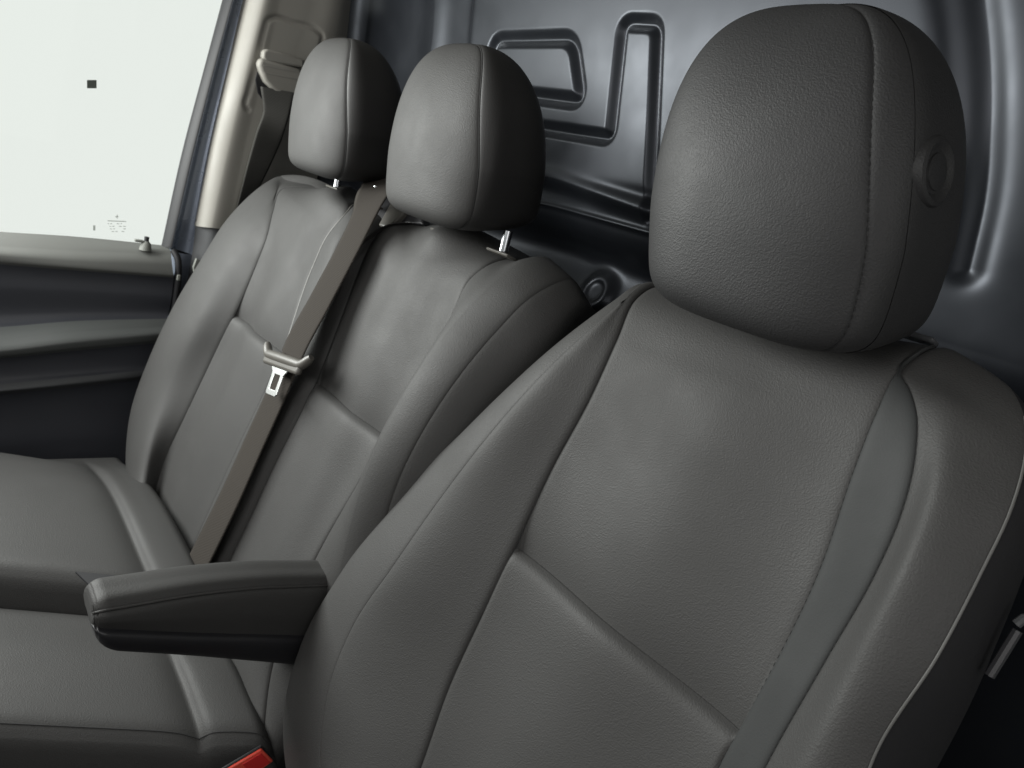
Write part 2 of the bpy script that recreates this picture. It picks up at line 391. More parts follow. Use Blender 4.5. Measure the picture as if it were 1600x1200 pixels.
grid_obj('upper_panel', P[r0:, ids[4]:ids[6]+1], LE, drv, DFLIP)
o = grid_obj('trim_strip', P[:, ids[6]:ids[7]+1], LS, drv, DFLIP); o['label'] = 'smooth plain strip between two seams'
grid_obj('side_bolster', P[:, ids[7]:ids[9]+1], LE, drv, DFLIP)
o = grid_obj('side_cover', P[:, ids[9]:ids[11]+1], FAB, drv, DFLIP); o['label'] = 'black cloth side cover'
Nn = normals(P)*(-1 if DFLIP else 1)
b = MB(); b.tube(P[:top_i-10:3, ids[9]]+Nn[:top_i-10:3, ids[9]]*.0006, .0011, 8); b.build('piping', PIP, drv)
def stitches(P, Nn, j, side, a, b_, name, parent, pitch=.0075, ln=.0042, r=.00045, off=.0035, m=THR):
    L = P[a:b_, j]; t = knots(L); Nj = Nn[a:b_, j]; mbx = MB(); k = 0.
    T = np.gradient(L, axis=0); T /= np.linalg.norm(T, axis=1)[:, None]
    B_ = np.cross(T, Nj)*side
    Lo = L+B_*off
    # ride on the surface beside the seam
    jj = j+(1 if side > 0 else -1)
    f = lambda v, A: np.array([np.interp(v, t, A[:, q]) for q in range(3)])
    while k+ln < t[-1]:
        p0, p1, nn = f(k, Lo), f(k+ln, Lo), f(k, Nj)
        mbx.tube([p0-nn*.0004, p0*.8+p1*.2+nn*.0005, p0*.2+p1*.8+nn*.0005, p1-nn*.0004], r, 5); k += pitch
    o = mbx.build(name, m, parent); o['kind'] = 'stuff'; return o
for j_ in (3, 4):
    b = MB(); b.tube(P[:top_i-2:2, ids[j_]]+Nn[:top_i-2:2, ids[j_]]*.0002, .00055 if j_ == 3 else .0008, 6); b.build('seam', THR, drv)  # dark tube laid in the groove as crevice shade
stitches(P, Nn, ids[7], 1, 6, top_i-24, 'stitching', drv, off=.0)
stitches(P, Nn, ids[6], 1, 6, top_i-24, 'stitching', drv, off=.0, r=.0004)

# ------------------------------------------------------------------ headrests
def headrest(root, cx, base, half_w, height, front, back, lean, mats, seam_a=.80, seam_b=None, knob=False, post_x=.075, yaw=0., dome=2.6, fb=.0, shear=0.):
    """base: point on the headrest underside, middle; front/back: depth ahead of and behind it; returns head part"""
    up = np.array([shear, math.sin(lean), math.cos(lean)]); fw = np.array([0, -math.cos(lean), math.sin(lean)])
    nt, nh = 240, 150
    th = np.linspace(0, 2*math.pi, nt, endpoint=False)   # 0 = +x, pi/2 = front
    v = 1-np.cos(np.linspace(0, math.pi, nh)); v = v/2
    V3 = np.zeros((nh, nt, 3))
    for i, t in enumerate(v):
        if t > .36: q = (t-.36)/.64; w = (1-q**dome)**(1/3.1); wd = (1-q**2.8)**(1/2.2)
        else: q = (.36-t)/.36; w = (1-q**8)**(1/3.4)*(1-.12*q**1.2); wd = (1-q**8)**(1/3.2)
        a = half_w*max(w, 0)
        e = 4.0
        q3 = min(1, max(0, (.80-t)/.80)); th2 = th-.40*q3*q3*(3-2*q3)*np.sin(2*th); ct, st = np.cos(th2), np.sin(th2)
        xx = a*np.sign(ct)*np.abs(ct)**(2/e)
        # depth: fuller low at the front, thins to the top
        f = front*(1-.25*max(0, t-.3)**1.5*2)*max(wd, 0); bk = back*(1-.35*t)*max(wd, 0)
        yy = np.where(st > 0, f*np.abs(st)**(2/e), -bk*np.abs(st)**(2/e))
        # front face crowned across
        yy += -.016*(np.abs(xx)/half_w)**2*max(wd, 0)*np.clip(yy/front, 0, 1)
        drop = .012*np.clip(-yy/back, 0, 1)*(1-t)
        V3[i] = (np.array(base)+np.outer(xx, EX)+np.outer(yy+fb*math.sin(math.pi*t), fw)+np.outer(np.full(nt, t*height)+drop, up))
    Pp = np.concatenate([V3, V3[:, :1]], 1)
    Nn = normals(Pp); i5 = nh//2
    if (Nn[i5, nt//4]@fw) < 0: Nn = -Nn; flip = True
    else: flip = False
    # seam columns by angle
    def col_at(ang): return int(round(ang/(2*math.pi)*nt)) % nt
    ja, jb = col_at(seam_a), col_at(math.pi-seam_a*.45)
    lines = [(Pp[4:nh-3, ja], .0022, .0024), (Pp[4:nh-3, jb], .0022, .0024)]
    Pp = shape_grooves(Pp, Nn, lines)
    Pp[:, -1] = Pp[:, 0]
    head = grid_obj('headrest', Pp[:, ja:jb+1], mats[0], root, flip)
    sideR = np.concatenate([Pp[:, nt*3//4:nt], Pp[:, :ja+1]], 1)
    if seam_b is not None:
        k = nt-(nt*3//4)+col_at(seam_b) if seam_b >= 0 else col_at(seam_b)-(nt*3//4)
        Ns = normals(sideR)*(-1 if flip else 1)
        hs = grid_obj('side_cover', sideR[:, k:], mats[0], head, flip)
        # plate behind the second seam stands slightly proud
        pl = sideR[:, :k+1].copy(); pl += Ns[:, :k+1]*.0005
        o2 = grid_obj('side_plate', pl, mats[1], head, flip)
    else:
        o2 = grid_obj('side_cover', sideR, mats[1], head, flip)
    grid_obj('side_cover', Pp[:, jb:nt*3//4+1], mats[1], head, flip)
    Nn2 = normals(Pp)*(-1 if flip else 1)
    if seam_b is None:
        b = MB(); b.tube(Pp[6:nh-6:2, ja]+Nn2[6:nh-6:2, ja]*.0004, .0010, 6); b.build('seam', THR, head)  # dark line along the groove stands for its crevice shade
    return head, Pp, Nn2, ja, up, fw
def post(head, base, up, fw, x, mlen=.07, r=.0062):
    p = np.array(base)+EX*x
    q = MB(); q.tube([p-up*mlen, p-up*.02, p+up*.02], r, 16); q.build('post', CHROME, head)
    bz = MB(); bz.tube([p-up*(mlen-.001), p-up*(mlen-.006)], .012, 16)
    return p

hb = Q(-.402, .325, .012)
HD, HP, HN, hja, hup, hfw = headrest(drv, -.417, hb, .130, .276, .080, .105, math.radians(-8), (LH, LH), shear=-.085, seam_a=.97, seam_b=.42, knob=True)
stitches(HP, HN, hja, 1, 26, 118, 'stitching', HD, pitch=.0068, ln=.0040, r=.00038, off=.0)
for sx in (-.085,): post(HD, hb-hfw*.055, U, N, sx, .03)
q = MB(); c = S(1432, 527, -.07); q.box(c, EX*.018, N*.009, U*.003); q.build('post_collar', GRY, HD, True, .003)
# knob on the side plate
kc = None
def knob(head, c, n, r):
    mbx = MB(); n = n/np.linalg.norm(n); a = np.cross(n, [0, 0, 1.]); a /= np.linalg.norm(a); b2 = np.cross(n, a)
    c = c-n*.0035
    prof = [(r*1.06, -.004), (r*1.05, .0015), (r*.98, .0045), (r*.86, .0055), (r*.74, .0045), (r*.60, .0022), (r*.55, .0020), (r*.52, .0040), (r*.42, .0046), (.0001, .0048)]
    k = 40; V = []; 
    for rr, h in prof:
        h *= 1.25
        for j in range(k):
            t = 2*math.pi*j/k; V.append(c+n*h+(a*math.cos(t)+b2*math.sin(t))*rr)
    Fc = [(i*k+j, i*k+(j+1) % k, (i+1)*k+(j+1) % k, (i+1)*k+j) for i in range(len(prof)-1) for j in range(k)]
    mbx.add(V, Fc); o = mbx.build('release_button', LH, head); o['label'] = 'round adjuster button with a ringed centre'
ci = int(HP.shape[0]*.54); cj = 1
knob(HD, HP[ci, cj], HN[ci, cj], .026)

# ------------------------------------------------------------------ driver's armrest
def armrest():
    arm = None
    xr, xl = -.80, -.87
    def loft(sec, n=60):
        pass
    # near face outline sighted on the plane x = xr
    def pt(px, py, x=xr): return HX(px, py, x)
    XR = -.862
    ee = (np.linspace(0, 1, 90)**2.2*399).astype(int)
    topl = curve([pt(146, 958, XR), pt(200, 949, XR), pt(300, 932, XR), pt(400, 921, XR), pt(500, 917, XR), pt(680, 912, XR)], 400)[ee]
    mid_ = curve([pt(146, 984, XR), pt(300, 991, XR), pt(420, 994, XR), pt(500, 996, XR), pt(680, 1002, XR)], 400)[ee]
    bot_ = curve([pt(146, 1021, XR), pt(300, 1030, XR), pt(400, 1038, XR), pt(470, 1044, XR), pt(680, 1064, XR)], 400)[ee]
    W = .066
    d = np.array([-W, 0, 0])
    far = topl+d
    # pad: upholstered upper block
    cols = [mid_+EX*-.004, (mid_*.45+topl*.55)+EX*.003, topl+EX*0.0, topl+d*.12+EZ*.010, topl+d*.45+EZ*.013, topl+d*.85+EZ*.011, topl+d*1.0+EZ*.003, mid_+d*1.02]
    G, ii = cross(cols, [12, 14, 8, 16, 16, 10, 14])
    # rounded nose: pull the first rows inwards
    m = G.shape[0]; cen = G.mean(axis=1, keepdims=True)
    L0 = knots(topl); r = .017
    k = np.clip(1-L0/r, 0, 1)
    sc = np.sqrt(np.clip(1-k**2, 0.0, 1))
    cz = mid_[:, None, :]+d*.5
    Gn = G.copy(); 
    Gn = cz+(G-cz)*np.stack([.66+.34*sc, np.ones_like(sc), .60+.40*sc], -1)[:, None, :]
    Gn[:, :, 1] = G[:, :, 1]
    Nn = normals(Gn); 
    fl = (Nn[30, ii[4]]@EZ) < 0
    Nn = -Nn if fl else Nn
    Gn = shape_grooves(Gn, Nn, [(Gn[:, ii[2]], .0022, .0028)])
    arm = grid_obj('armrest', Gn, LE, drv, fl); arm['label'] = 'padded leather armrest pointing forward'
    # nose cap of the pad
    cap = MB(); ring = Gn[0]; c0 = ring.mean(0); cap.add(list(ring)+[c0], [(j, (j+1) % len(ring), len(ring)) for j in range(len(ring))]); cap.build('nose', LE, arm)
    # piping ridge above the seam
    pr = MB(); pr.tube(Gn[3:, ii[2]]+np.array([.0012, 0, .0022]), .0016, 8); pr.build('piping', LE, arm)
    # hard plastic base
    cols = [mid_+EX*-.004+d*.0, mid_+EX*.0005-EZ*.002, mid_*.35+bot_*.65+EX*.0, bot_+EX*-.008, bot_+d*.5-EZ*.003, bot_+d*.92, mid_+d*1.0]
    G, ii = cross(cols, [4, 10, 10, 12, 12, 12])
    cz = mid_[:, None, :]+d*.5
    sc2 = np.sqrt(np.clip(1-np.clip(1-L0/.030, 0, 1)**2.0, 0, 1))
    G2 = cz+(G-cz)*np.stack([.66+.34*sc, np.ones_like(sc), .20+.80*sc2], -1)[:, None, :]; G2[:, :, 1] = G[:, :, 1]
    fl = (normals(G2)[30, ii[4]]@EZ) > 0
    bs = grid_obj('armrest_base', G2, BLK, arm, fl)
    cap = MB(); ring = G2[0]; c0 = ring.mean(0); cap.add(list(ring)+[c0], [(j, (j+1) % len(ring), len(ring)) for j in range(len(ring))]); cap.build('base_nose', BLK, arm)
    rebase_local(arm)
def rebase_local(o): pass
armrest()
# driver's cushion, recliner cover and floor mount, mostly below the frame
b = MB(); b.box((-.42, .16, .33), (.27, 0, 0), (0, .26, 0), (0, 0, .07)); b.build('seat_cushion', LE, drv, True, .05, 5)
b = MB(); b.box((-.42, .2, .12), (.22, 0, 0), (0, .22, 0), (0, 0, .135)); b.build('seat_base', BLK, drv, True, .01)
rebase(drv)

# ================================================================== passenger bench
ben = thing('passenger_bench', 'two place grey leather passenger bench with separate panels and two headrests', 'seat', (-1.25, .45, 0))
def backtail(x, s=.33): return [Q(x, s, -.12), Q(x, -.40, -.15)]
bcols = [
 [Q(-1.74, -.50, -.13), Q(-1.76, -.15, -.13), Q(-1.70, .10, -.13), Q(-1.62, .25, -.12), Q(-1.56, .30, -.11), Q(-1.55, .28, -.13), Q(-1.55, -.40, -.15)],
 [Q(-1.78, -.50, -.05), Q(-1.80, -.25, -.05), Q(-1.78, .0, -.05), Q(-1.71, .15, -.06), Q(-1.62, .27, -.07), Q(-1.57, .315, -.09), Q(-1.56, .29, -.13), Q(-1.55, -.40, -.15)],
 [S(228, 860, .02), S(209, 770, .02), S(205, 700, .02), S(215, 630, .02), S(240, 560, .015), S(280, 475, .01), S(320, 410, .0), S(360, 350, -.01), S(400, 308, -.03), S(425, 291, -.05)]+backtail(-1.57),
 [S(240, 860, .030), S(228, 760, .033), S(238, 690, .038), S(266, 600, .036), S(308, 510, .038), S(350, 425, .031), S(393, 350, .014), S(428, 305, -.02), S(440, 289, -.05)]+backtail(-1.57),
 [S(262, 835, .005), S(240, 800, .005), S(252, 735, .005), S(290, 645, .002), S(330, 560, 0), S(373, 473, 0), S(398, 415, 0), S(415, 370, 0), S(425, 330, -.008), S(440, 295, -.035)]+backtail(-1.57),
 [Q(-1.43, -.50, .006), Q(-1.43, -.2, .006), Q(-1.43, 0., .003), Q(-1.43, .15, .003), Q(-1.43, .26, 0), Q(-1.43, .31, -.015), Q(-1.43, .335, -.05)]+backtail(-1.43),
 [Q(-1.30, -.50, .0), Q(-1.30, -.2, .0), Q(-1.295, 0., .0), S(487, 416, 0), S(510, 367, 0), S(541, 330, -.012), S(556, 318, -.04)]+backtail(-1.30, .30),
 [Q(-1.255, -.50, .013), Q(-1.255, -.2, .013), Q(-1.25, 0., .013), Q(-1.25, .15, .012), Q(-1.25, .24, .008), Q(-1.25, .28, -.015), Q(-1.25, .30, -.05)]+backtail(-1.25, .28),
 [Q(-1.215, -.50, .006), Q(-1.215, -.2, .006), Q(-1.215, 0., .006), Q(-1.215, .15, .002), Q(-1.215, .22, -.018), Q(-1.215, .255, -.035), Q(-1.215, .275, -.06)]+backtail(-1.215, .26),
 [Q(-1.18, -.50, .013), Q(-1.18, -.2, .013), Q(-1.175, 0., .013), Q(-1.175, .15, .012), Q(-1.175, .25, .008), Q(-1.165, .29, -.015), Q(-1.16, .31, -.05)]+backtail(-1.17, .29),
 [S(300, 1010, 0), S(354, 883, 0), S(430, 720, 0), S(492, 596, 0), S(530, 500, 0), S(560, 420, 0), S(575, 385, -.003), S(592, 360, -.018), S(612, 350, -.045)]+backtail(-1.13),
 [Q(-1.01, -.50, .006), Q(-1.01, -.2, .006), Q(-1.01, 0., .003), Q(-1.01, .15, .003), Q(-1.01, .26, 0), Q(-1.01, .31, -.012), Q(-1.01, .338, -.05)]+backtail(-1.01),
 [S(405, 1230, .0), S(424, 1040, .0), S(485, 885, 0), S(554, 762, 0), S(610, 671, 0), S(658, 592, 0), S(708, 485, 0), S(733, 435, -.004), S(758, 415, -.016), S(790, 404, -.045)]+backtail(-.87),
 [Q(-.830, -.50, -.045), Q(-.83, -.40, -.040), Q(-.835, -.3, -.025), Q(-.84, -.15, .018), Q(-.835, 0, .045), Q(-.825, .12, .042), Q(-.81, .21, .028), Q(-.80, .27, .008), Q(-.80, .31, -.02), Q(-.80, .328, -.05)]+backtail(-.80, .31),
 [Q(-.80, -.50, -.06), Q(-.80, -.3, -.045), Q(-.80, -.15, -.005), Q(-.785, 0, .03), Q(-.77, .12, .028), Q(-.755, .21, .012), Q(-.745, .27, -.008), Q(-.745, .30, -.035), Q(-.75, .315, -.06)]+backtail(-.755, .30),
 [Q(-.785, -.50, -.08), Q(-.775, -.2, -.06), Q(-.745, 0, -.02), Q(-.73, .12, -.025), Q(-.715, .21, -.035), Q(-.715, .27, -.05), Q(-.72, .295, -.07), Q(-.735, .29, -.11), Q(-.74, -.40, -.15)],
 [Q(-.77, -.50, -.11), Q(-.77, -.2, -.11), Q(-.76, 0, -.11), Q(-.745, .12, -.115), Q(-.73, .21, -.12), Q(-.73, .26, -.12), Q(-.735, .27, -.13), Q(-.74, -.40, -.15)],
]
bdens = [6, 8, 12, 20, 30, 30, 12, 10, 10, 12, 30, 30, 22, 14, 14, 10]
P, ids = cross([column(c, -.002, ROWS) for c in bcols], bdens)
Nn = normals(P); BF = False
if (Nn[120, ids[5]]@N) < 0: Nn = -Nn; BF = True
sm = [seam_of(P, ids[4]), seam_of(P, ids[6]), seam_of(P, ids[8]), seam_of(P, ids[10]), seam_of(P, ids[12]), seam_of(P, ids[14])]
puff(P, Nn, ids[12], ids[14], .002)
for a, c in ((4, 6), (10, 12)):
    P = crease_disp(P, Nn, ids, 0, ROWS[0], P[ROWS[0], ids[a]:ids[c]+1].copy(), .0095, .034, .0065, (ids[a], ids[c]))
P = shape_grooves(P, Nn, [(sm[0], .0030, .004), (sm[1], .004, .004), (sm[2], .004, .003), (sm[3], .004, .0035), (sm[4], .0045, .003), (sm[5], .001, .002)])
def bg_(name, i, j, m=LE, r=slice(None)): return grid_obj(name, P[r, ids[i]:ids[j]+1], m, ben, BF)
bg_('side_bolster', 0, 4); bg_('side_bolster', 6, 8); bg_('side_bolster', 8, 10); bg_('side_bolster', 12, 14)
for a, c in ((4, 6), (10, 12)):
    bg_('lower_panel', a, c, LE, slice(0, r0+1)); bg_('upper_panel', a, c, LE, slice(r0, None))
o = bg_('side_cover', 14, 16, LE)
Nb = normals(P)*(-1 if BF else 1)
b = MB(); b.tube(P[80:top_i-6:3, ids[6]]+Nb[80:top_i-6:3, ids[6]]*.001, .0020, 8); b.build('piping', PIPL, ben)

for j_, a_ in ((4, 40), (8, 60), (10, 60), (12, 60)):
    L_ = P[a_:top_i-2:2, ids[j_]]+Nb[a_:top_i-2:2, ids[j_]]*.0006
    b = MB(); b.tube(L_, .0008, 6); b.build('seam', THR, ben)  # dark tubes deepen the shade of the seam crevices
def bench_head(cx, base_s, w, label, ht, posts):
    hb = Q(cx, base_s, w)
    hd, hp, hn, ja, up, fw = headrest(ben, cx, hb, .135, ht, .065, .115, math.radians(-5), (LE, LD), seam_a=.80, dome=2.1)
    hd['label'] = label
    for px, py in posts:
        c = S(px, py, -.030)
        q = MB(); q.tube([c-EZ*.008, c+EZ*.01, c+EZ*.024], .0068, 16); q.build('post', CHROME, hd)
        q = MB(); q.box(c-U*.010+N*.0, EX*.026, N*.010, U*.0022); q.build('post_collar', TAN, hd, True, .003)
    return hd
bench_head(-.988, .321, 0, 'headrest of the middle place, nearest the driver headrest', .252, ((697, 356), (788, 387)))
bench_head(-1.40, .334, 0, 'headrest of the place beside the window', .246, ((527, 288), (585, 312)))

# cushions of the bench
def cushion(name, top, label, zdrop, xl, xr, yb, crease_y, yf=-.12):
    """top: height; a flat seat with a rolled rear edge beyond a crease, rounded sides"""
    xs = np.linspace(xl, xr, 110); ys = np.linspace(yf, yb+.03, 150)
    XX, YY = np.meshgrid(xs, ys); w = xr-xl
    e = xr-XX; e2 = XX-xl; sk = (XX-xl)/w if xl < -1.5 else 1.0
    ew = (.035+.13*np.clip((YY-.15)/.25, 0, 1)**1.5) if xl < -1.5 else .014
    z = top-.022*np.exp(-(e/.014)**1.2)-(.055 if xl < -1.5 else .02)*np.exp(-(e2/ew)**1.4)+.006*np.cos((XX-(xl+xr)/2)/w*2*math.pi)
    dcr = YY-crease_y
    z += -(.011*np.clip(e2/.16, 0, 1))*np.exp(-(np.abs(dcr)/np.where(dcr < 0, .020, .006))**1.3)
    z += np.where(dcr > 0, .005*np.clip(e2/.16, 0, 1)*np.sin(np.clip(dcr/(yb+.03-crease_y), 0, 1)*math.pi), 0)
    z -= .03*np.clip((YY-yb)/.03, 0, 1)**2
    z -= .05*np.clip((yf+.06-YY)/.06, 0, 1)**2
    P = np.stack([XX+.47*(YY-.30)*sk, YY, z], -1)
    # skirts
    L = P[:, :1].copy(); Rr = P[:, -1:].copy(); L[..., 2] -= zdrop; Rr[..., 2] -= zdrop
    def skirt(edge, sgn):
        out = []
        for t in np.linspace(1, 0, 10, endpoint=False):
            q = edge.copy(); q[..., 2] -= zdrop*t; q[..., 0] += sgn*.008*math.sin(math.pi*min(1, t*1.0))**.8; out.append(q)
        return out
    G = np.concatenate(skirt(P[:, :1], -1)+[P]+skirt(P[:, -1:], 1)[::-1], 1)
    o = grid_obj(name, G, LE, ben, False); o['label'] = label
    if xl < -1.5: return o
    k_ = int(np.searchsorted(-(e[0]), -.016)); b = MB(); b.tube(P[:148:2, k_]+EZ*.0004, .0009, 6); b.build('seam', THR, o)
    return o
cushion('seat_cushion', .402, 'raised cushion of the place beside the window', .16, -1.80, -1.205, .43, .365)
cushion('seat_cushion', .345, 'lower cushion of the middle place', .16, -1.20, -.895, .43, .365)
q = MB(); q.prism([HZ(px, py, .405) for px, py in ((118, 893), (182, 899), (200, 912), (140, 914))], -EZ*.003); o = q.build('buckle_slot', RUB, ben, False)
b = MB(); b.box((-1.3, .15, .10), (.50, 0, 0), (0, .24, 0), (0, 0, .11)); b.build('seat_base', BLK, ben, True, .01)
rebase(ben)

# ================================================================== middle seat belt
def ribbon(line, wdir, half, name, m, parent=None, thick=.0012, uvlen=True):
    L = np.array(line); n = len(L); W = np.array(wdir, float); W = W if W.ndim == 2 else np.tile(W, (n, 1))
    T = np.gradient(L, axis=0); T /= np.linalg.norm(T, axis=1)[:, None]
    W = W-T*(W*T).sum(1)[:, None]; W /= np.linalg.norm(W, axis=1)[:, None]; K = np.cross(W, T)
    h = half if hasattr(half, '__len__') else np.full(n, half)
    us = np.linspace(-1, 1, 13); V = []; t = knots(L)
    prof = [(u, thick*math.sqrt(max(0, 1-abs(u)**6))) for u in us]+[(u, -thick*math.sqrt(max(0, 1-abs(u)**6))) for u in us[::-1][1:-1]]
    for i in range(n):
        for u, k in prof: V.append(L[i]+W[i]*u*h[i]+K[i]*k)
    q = len(prof); Fc = [(i*q+j, i*q+(j+1) % q, (i+1)*q+(j+1) % q, (i+1)*q+j) for i in range(n-1) for j in range(q)]
    me = mesh_from(V, Fc); uv = me.uv_layers.new(name='UVMap')
    for p in me.polygons:
        for li, vi in zip(p.loop_indices, p.vertices):
            i, j = divmod(vi, q); uv.data[li].uv = (prof[j][0]*h[i], t[i])
    o = link(name, me, m, parent); return o
belt = thing('seat_belt', 'taupe seat belt hanging straight down over the middle of the bench with its tongue', 'seat belt', tuple(Q(-1.2, .1, .05)), 'passenger seat belts')
wb = .052
bl = curve([S(600, 268, -.06), S(592, 287, -.03), S(577, 320, .008), S(545, 385, .026), S(500, 470, .034), S(460, 545, .044), S(455, 557, .044)], 90)
bw = [np.linalg.norm(S(575+0, 440, .04)-S(515, 440, .04))/2]
HW = .034
ribbon(bl, EX, np.linspace(.034, .040, 90), 'webbing', WEB, belt)
bl2 = curve([S(457, 552, .040), S(434, 610, .028), S(398, 690, .024), S(360, 775, .024), S(306, 885, .024), S(262, 975, .024), S(235, 1040, .02)], 120)
ribbon(bl2, EX, np.linspace(.036, .043, 120), 'webbing', WEB, belt)
# tongue
tc_ = S(446, 560, .056); ta = EX*1.0; tu = U; tn = N
def tongue(parent):
    A = S(412, 549, .050); Bp = S(480, 572, .050)
    dx = (Bp-A)/np.linalg.norm(Bp-A); c = (A+Bp)/2; hw = np.linalg.norm(Bp-A)/2
    up = np.cross(N, dx); up = up if up@U > 0 else -up
    q = MB(); arc = []
    for t in np.linspace(-1, 1, 30):
        y = .017*max(0, (abs(t)-.72)/.28)**1.4
        arc.append(c+dx*t*hw+up*(y-.002)-N*.002*(abs(t)**4))
    rr = [.0072+.002*(1-abs(t)**3) if abs(t) < .98 else .0055 for t in np.linspace(-1, 1, 30)]
    q.tube(arc, rr, 14); q.build('handle', TAN, parent)
    q = MB(); q.box(c-up*.009, dx*hw*.80, up*.010, N*.0055); q.build('shoulder', TAN, parent, True, .005)
    # metal tongue: frame with a slot
    o = c-up*.014-dx*.002
    def pt(u_, v_): return o+dx*u_*1.3-up*v_
    outer = [(-.026, 0), (.026, 0), (.017, .012), (.0155, .016), (.0155, .047), (.0125, .051), (-.0125, .051), (-.0155, .047), (-.0155, .016), (-.017, .012)]
    inner = [(-.008, .015), (.008, .015), (.0085, .016), (.0085, .017), (.0085, .040), (.0078, .0415), (-.0078, .0415), (-.0085, .040), (-.0085, .017), (-.0085, .016)]
    q = MB(); V = [pt(*p)+N*.0012 for p in outer]+[pt(*p)+N*.0012 for p in inner]+[pt(*p)-N*.0012 for p in outer]+[pt(*p)-N*.0012 for p in inner]
    n = 10; Fc = []
    for i in range(n):
        j = (i+1) % n
        Fc += [(i, j, n+j, n+i), (2*n+i, 3*n+i, 3*n+j, 2*n+j), (i, 2*n+i, 2*n+j, j), (n+i, n+j, 3*n+j, 3*n+i)]
    q.add(V, Fc); q.build('tongue', STEEL, parent, False, .0006, 2)
tongue(belt)
# outlet on the shoulder of the bench
rebase(belt)
g = thing('belt_guide', 'pale plastic belt outlet on the bench shoulder between the two headrests', 'belt guide', tuple(Q(-1.2, .3, -.05)))
q = MB(); q.prism([S(590, 352, -.03), S(606, 356, -.03), S(640, 322, -.05), S(612, 312, -.05)], -N*.02); q.build('cover', TAN, g, True, .004)
q = MB(); q.prism([S(575, 345, -.045), S(660, 350, -.05), S(655, 300, -.07), S(590, 290, -.07)], -N*.02); q.build('housing', BLK, g, True, .004)
rebase(g)

# ================================================================== buckle
bk = thing('belt_buckle', 'red buttoned belt buckle standing between driver seat and bench', 'belt buckle', tuple(HZ(390, 1190, .40)))
a0 = HZ(400, 1188, .40)
A, B_, Cc, Dd = [HX(*p, -.80) for p in ((350, 1206), (409, 1171), (428, 1190), (372, 1232))]
dv = (A-B_)/np.linalg.norm(A-B_); pv = (Cc-B_)/np.linalg.norm(Cc-B_)
q = MB(); q.prism([A+dv*.03, B_, Cc, Dd+dv*.03], EX*-.006); q.build('release_button', RED, bk, True, .0025)
q = MB(); q.prism([B_+dv*.012+pv*.005, B_+dv*.004+pv*.005, Cc+dv*.004-pv*.004, Cc+dv*.03-pv*.004, B_+dv*.03+pv*.005], EX*.0012); q.build('button_recess', mat('red_recess', (.60, .03, .03), .45), bk, True, .0005)
q = MB(); q.prism([A-pv*.0025+dv*.04, B_-pv*.0025-dv*.0025, Cc+pv*.0025-dv*.0025, Dd+pv*.0025+dv*.04], EX*-.004); o = q.build('housing', BLK, bk, True, .002)
for v in o.data.vertices: v.co.x -= .003
rebase(bk)

# ================================================================== passenger door
door = thing('passenger_door', 'passenger door with grey trim panel, ledge and large side window', 'door', (-1.95, .3, 0))
XD = -1.93
def hor(pts): return [HX(px, py, x) for px, py, x in pts]
def hcol(pts, n=120):
    q = hor(pts); q = [q[0]+(q[0]-q[1])*np.array([.5, 4.0, 1.2])]+q
    return curve(q, n)
rowsD = [
 [(0, 362, -1.995), (110, 369, -1.995), (262, 384, -1.995)],
 [(0, 366, -1.985), (110, 373, -1.985), (263, 386, -1.985)],
 [(0, 384, -1.95), (110, 390, -1.95), (267, 396, -1.955)],
 [(0, 400, -1.925), (110, 408, -1.925), (269, 414, -1.93)],
 [(0, 409, -1.925), (110, 418, -1.922), (271, 430, -1.925)],
 [(0, 413, -1.932), (110, 422, -1.930), (271, 434, -1.932)],
 [(0, 450, -1.940), (110, 455, -1.938), (268, 465, -1.938)],
 [(0, 505, -1.945), (110, 498, -1.942), (262, 494, -1.942)],
 [(0, 511, -1.935), (110, 502, -1.935), (261, 498, -1.937)],
 [(0, 530, -1.905), (110, 518, -1.91), (256, 510, -1.925)],
 [(0, 550, -1.885), (110, 537, -1.89), (250, 524, -1.91)],
 [(0, 556, -1.89), (110, 544, -1.895), (248, 531, -1.915)],
 [(0, 560, -1.905), (110, 549, -1.91), (247, 536, -1.925)],
 [(0, 592, -1.915), (110, 585, -1.918), (235, 573, -1.928)],
 [(0, 600, -1.91), (110, 590, -1.912), (233, 578, -1.922)],
 [(0, 611, -1.902), (110, 600, -1.906), (230, 587, -1.92)],
 [(0, 616, -1.915), (110, 606, -1.917), (229, 592, -1.93)],
 [(0, 700, -1.93), (110, 690, -1.93), (225, 690, -1.94)],
 [(0, 900, -1.94), (110, 890, -1.94), (225, 880, -1.94)],
]
cols = [hcol(r) for r in rowsD]
G, ii = cross(cols, [3, 8, 8, 6, 4, 10, 10, 4, 8, 8, 5, 4, 8, 4, 5, 4, 12, 10])
fl = (normals(G)[40, 60]@EX) < 0
def dpart(name, a, c, m, lab=None):
    o = grid_obj(name, G[:, ii[a]:ii[c]+1], m, door, fl)
    if lab: o['label'] = lab
DTOP = grained('door_top_plastic', (.105, .107, .10), .5); DDK = grained('door_dark_plastic', (.040, .042, .050), .45); DLG = grained('door_ledge_plastic', (.085, .090, .088), .42)
dpart('window_ledge', 0, 5, DTOP); dpart('upper_trim', 5, 8, DDK); dpart('door_armrest', 8, 12, DLG); dpart('middle_trim', 12, 14, DDK)
dpart('map_pocket', 14, 16, GRY); dpart('lower_trim', 16, 18, DDK)
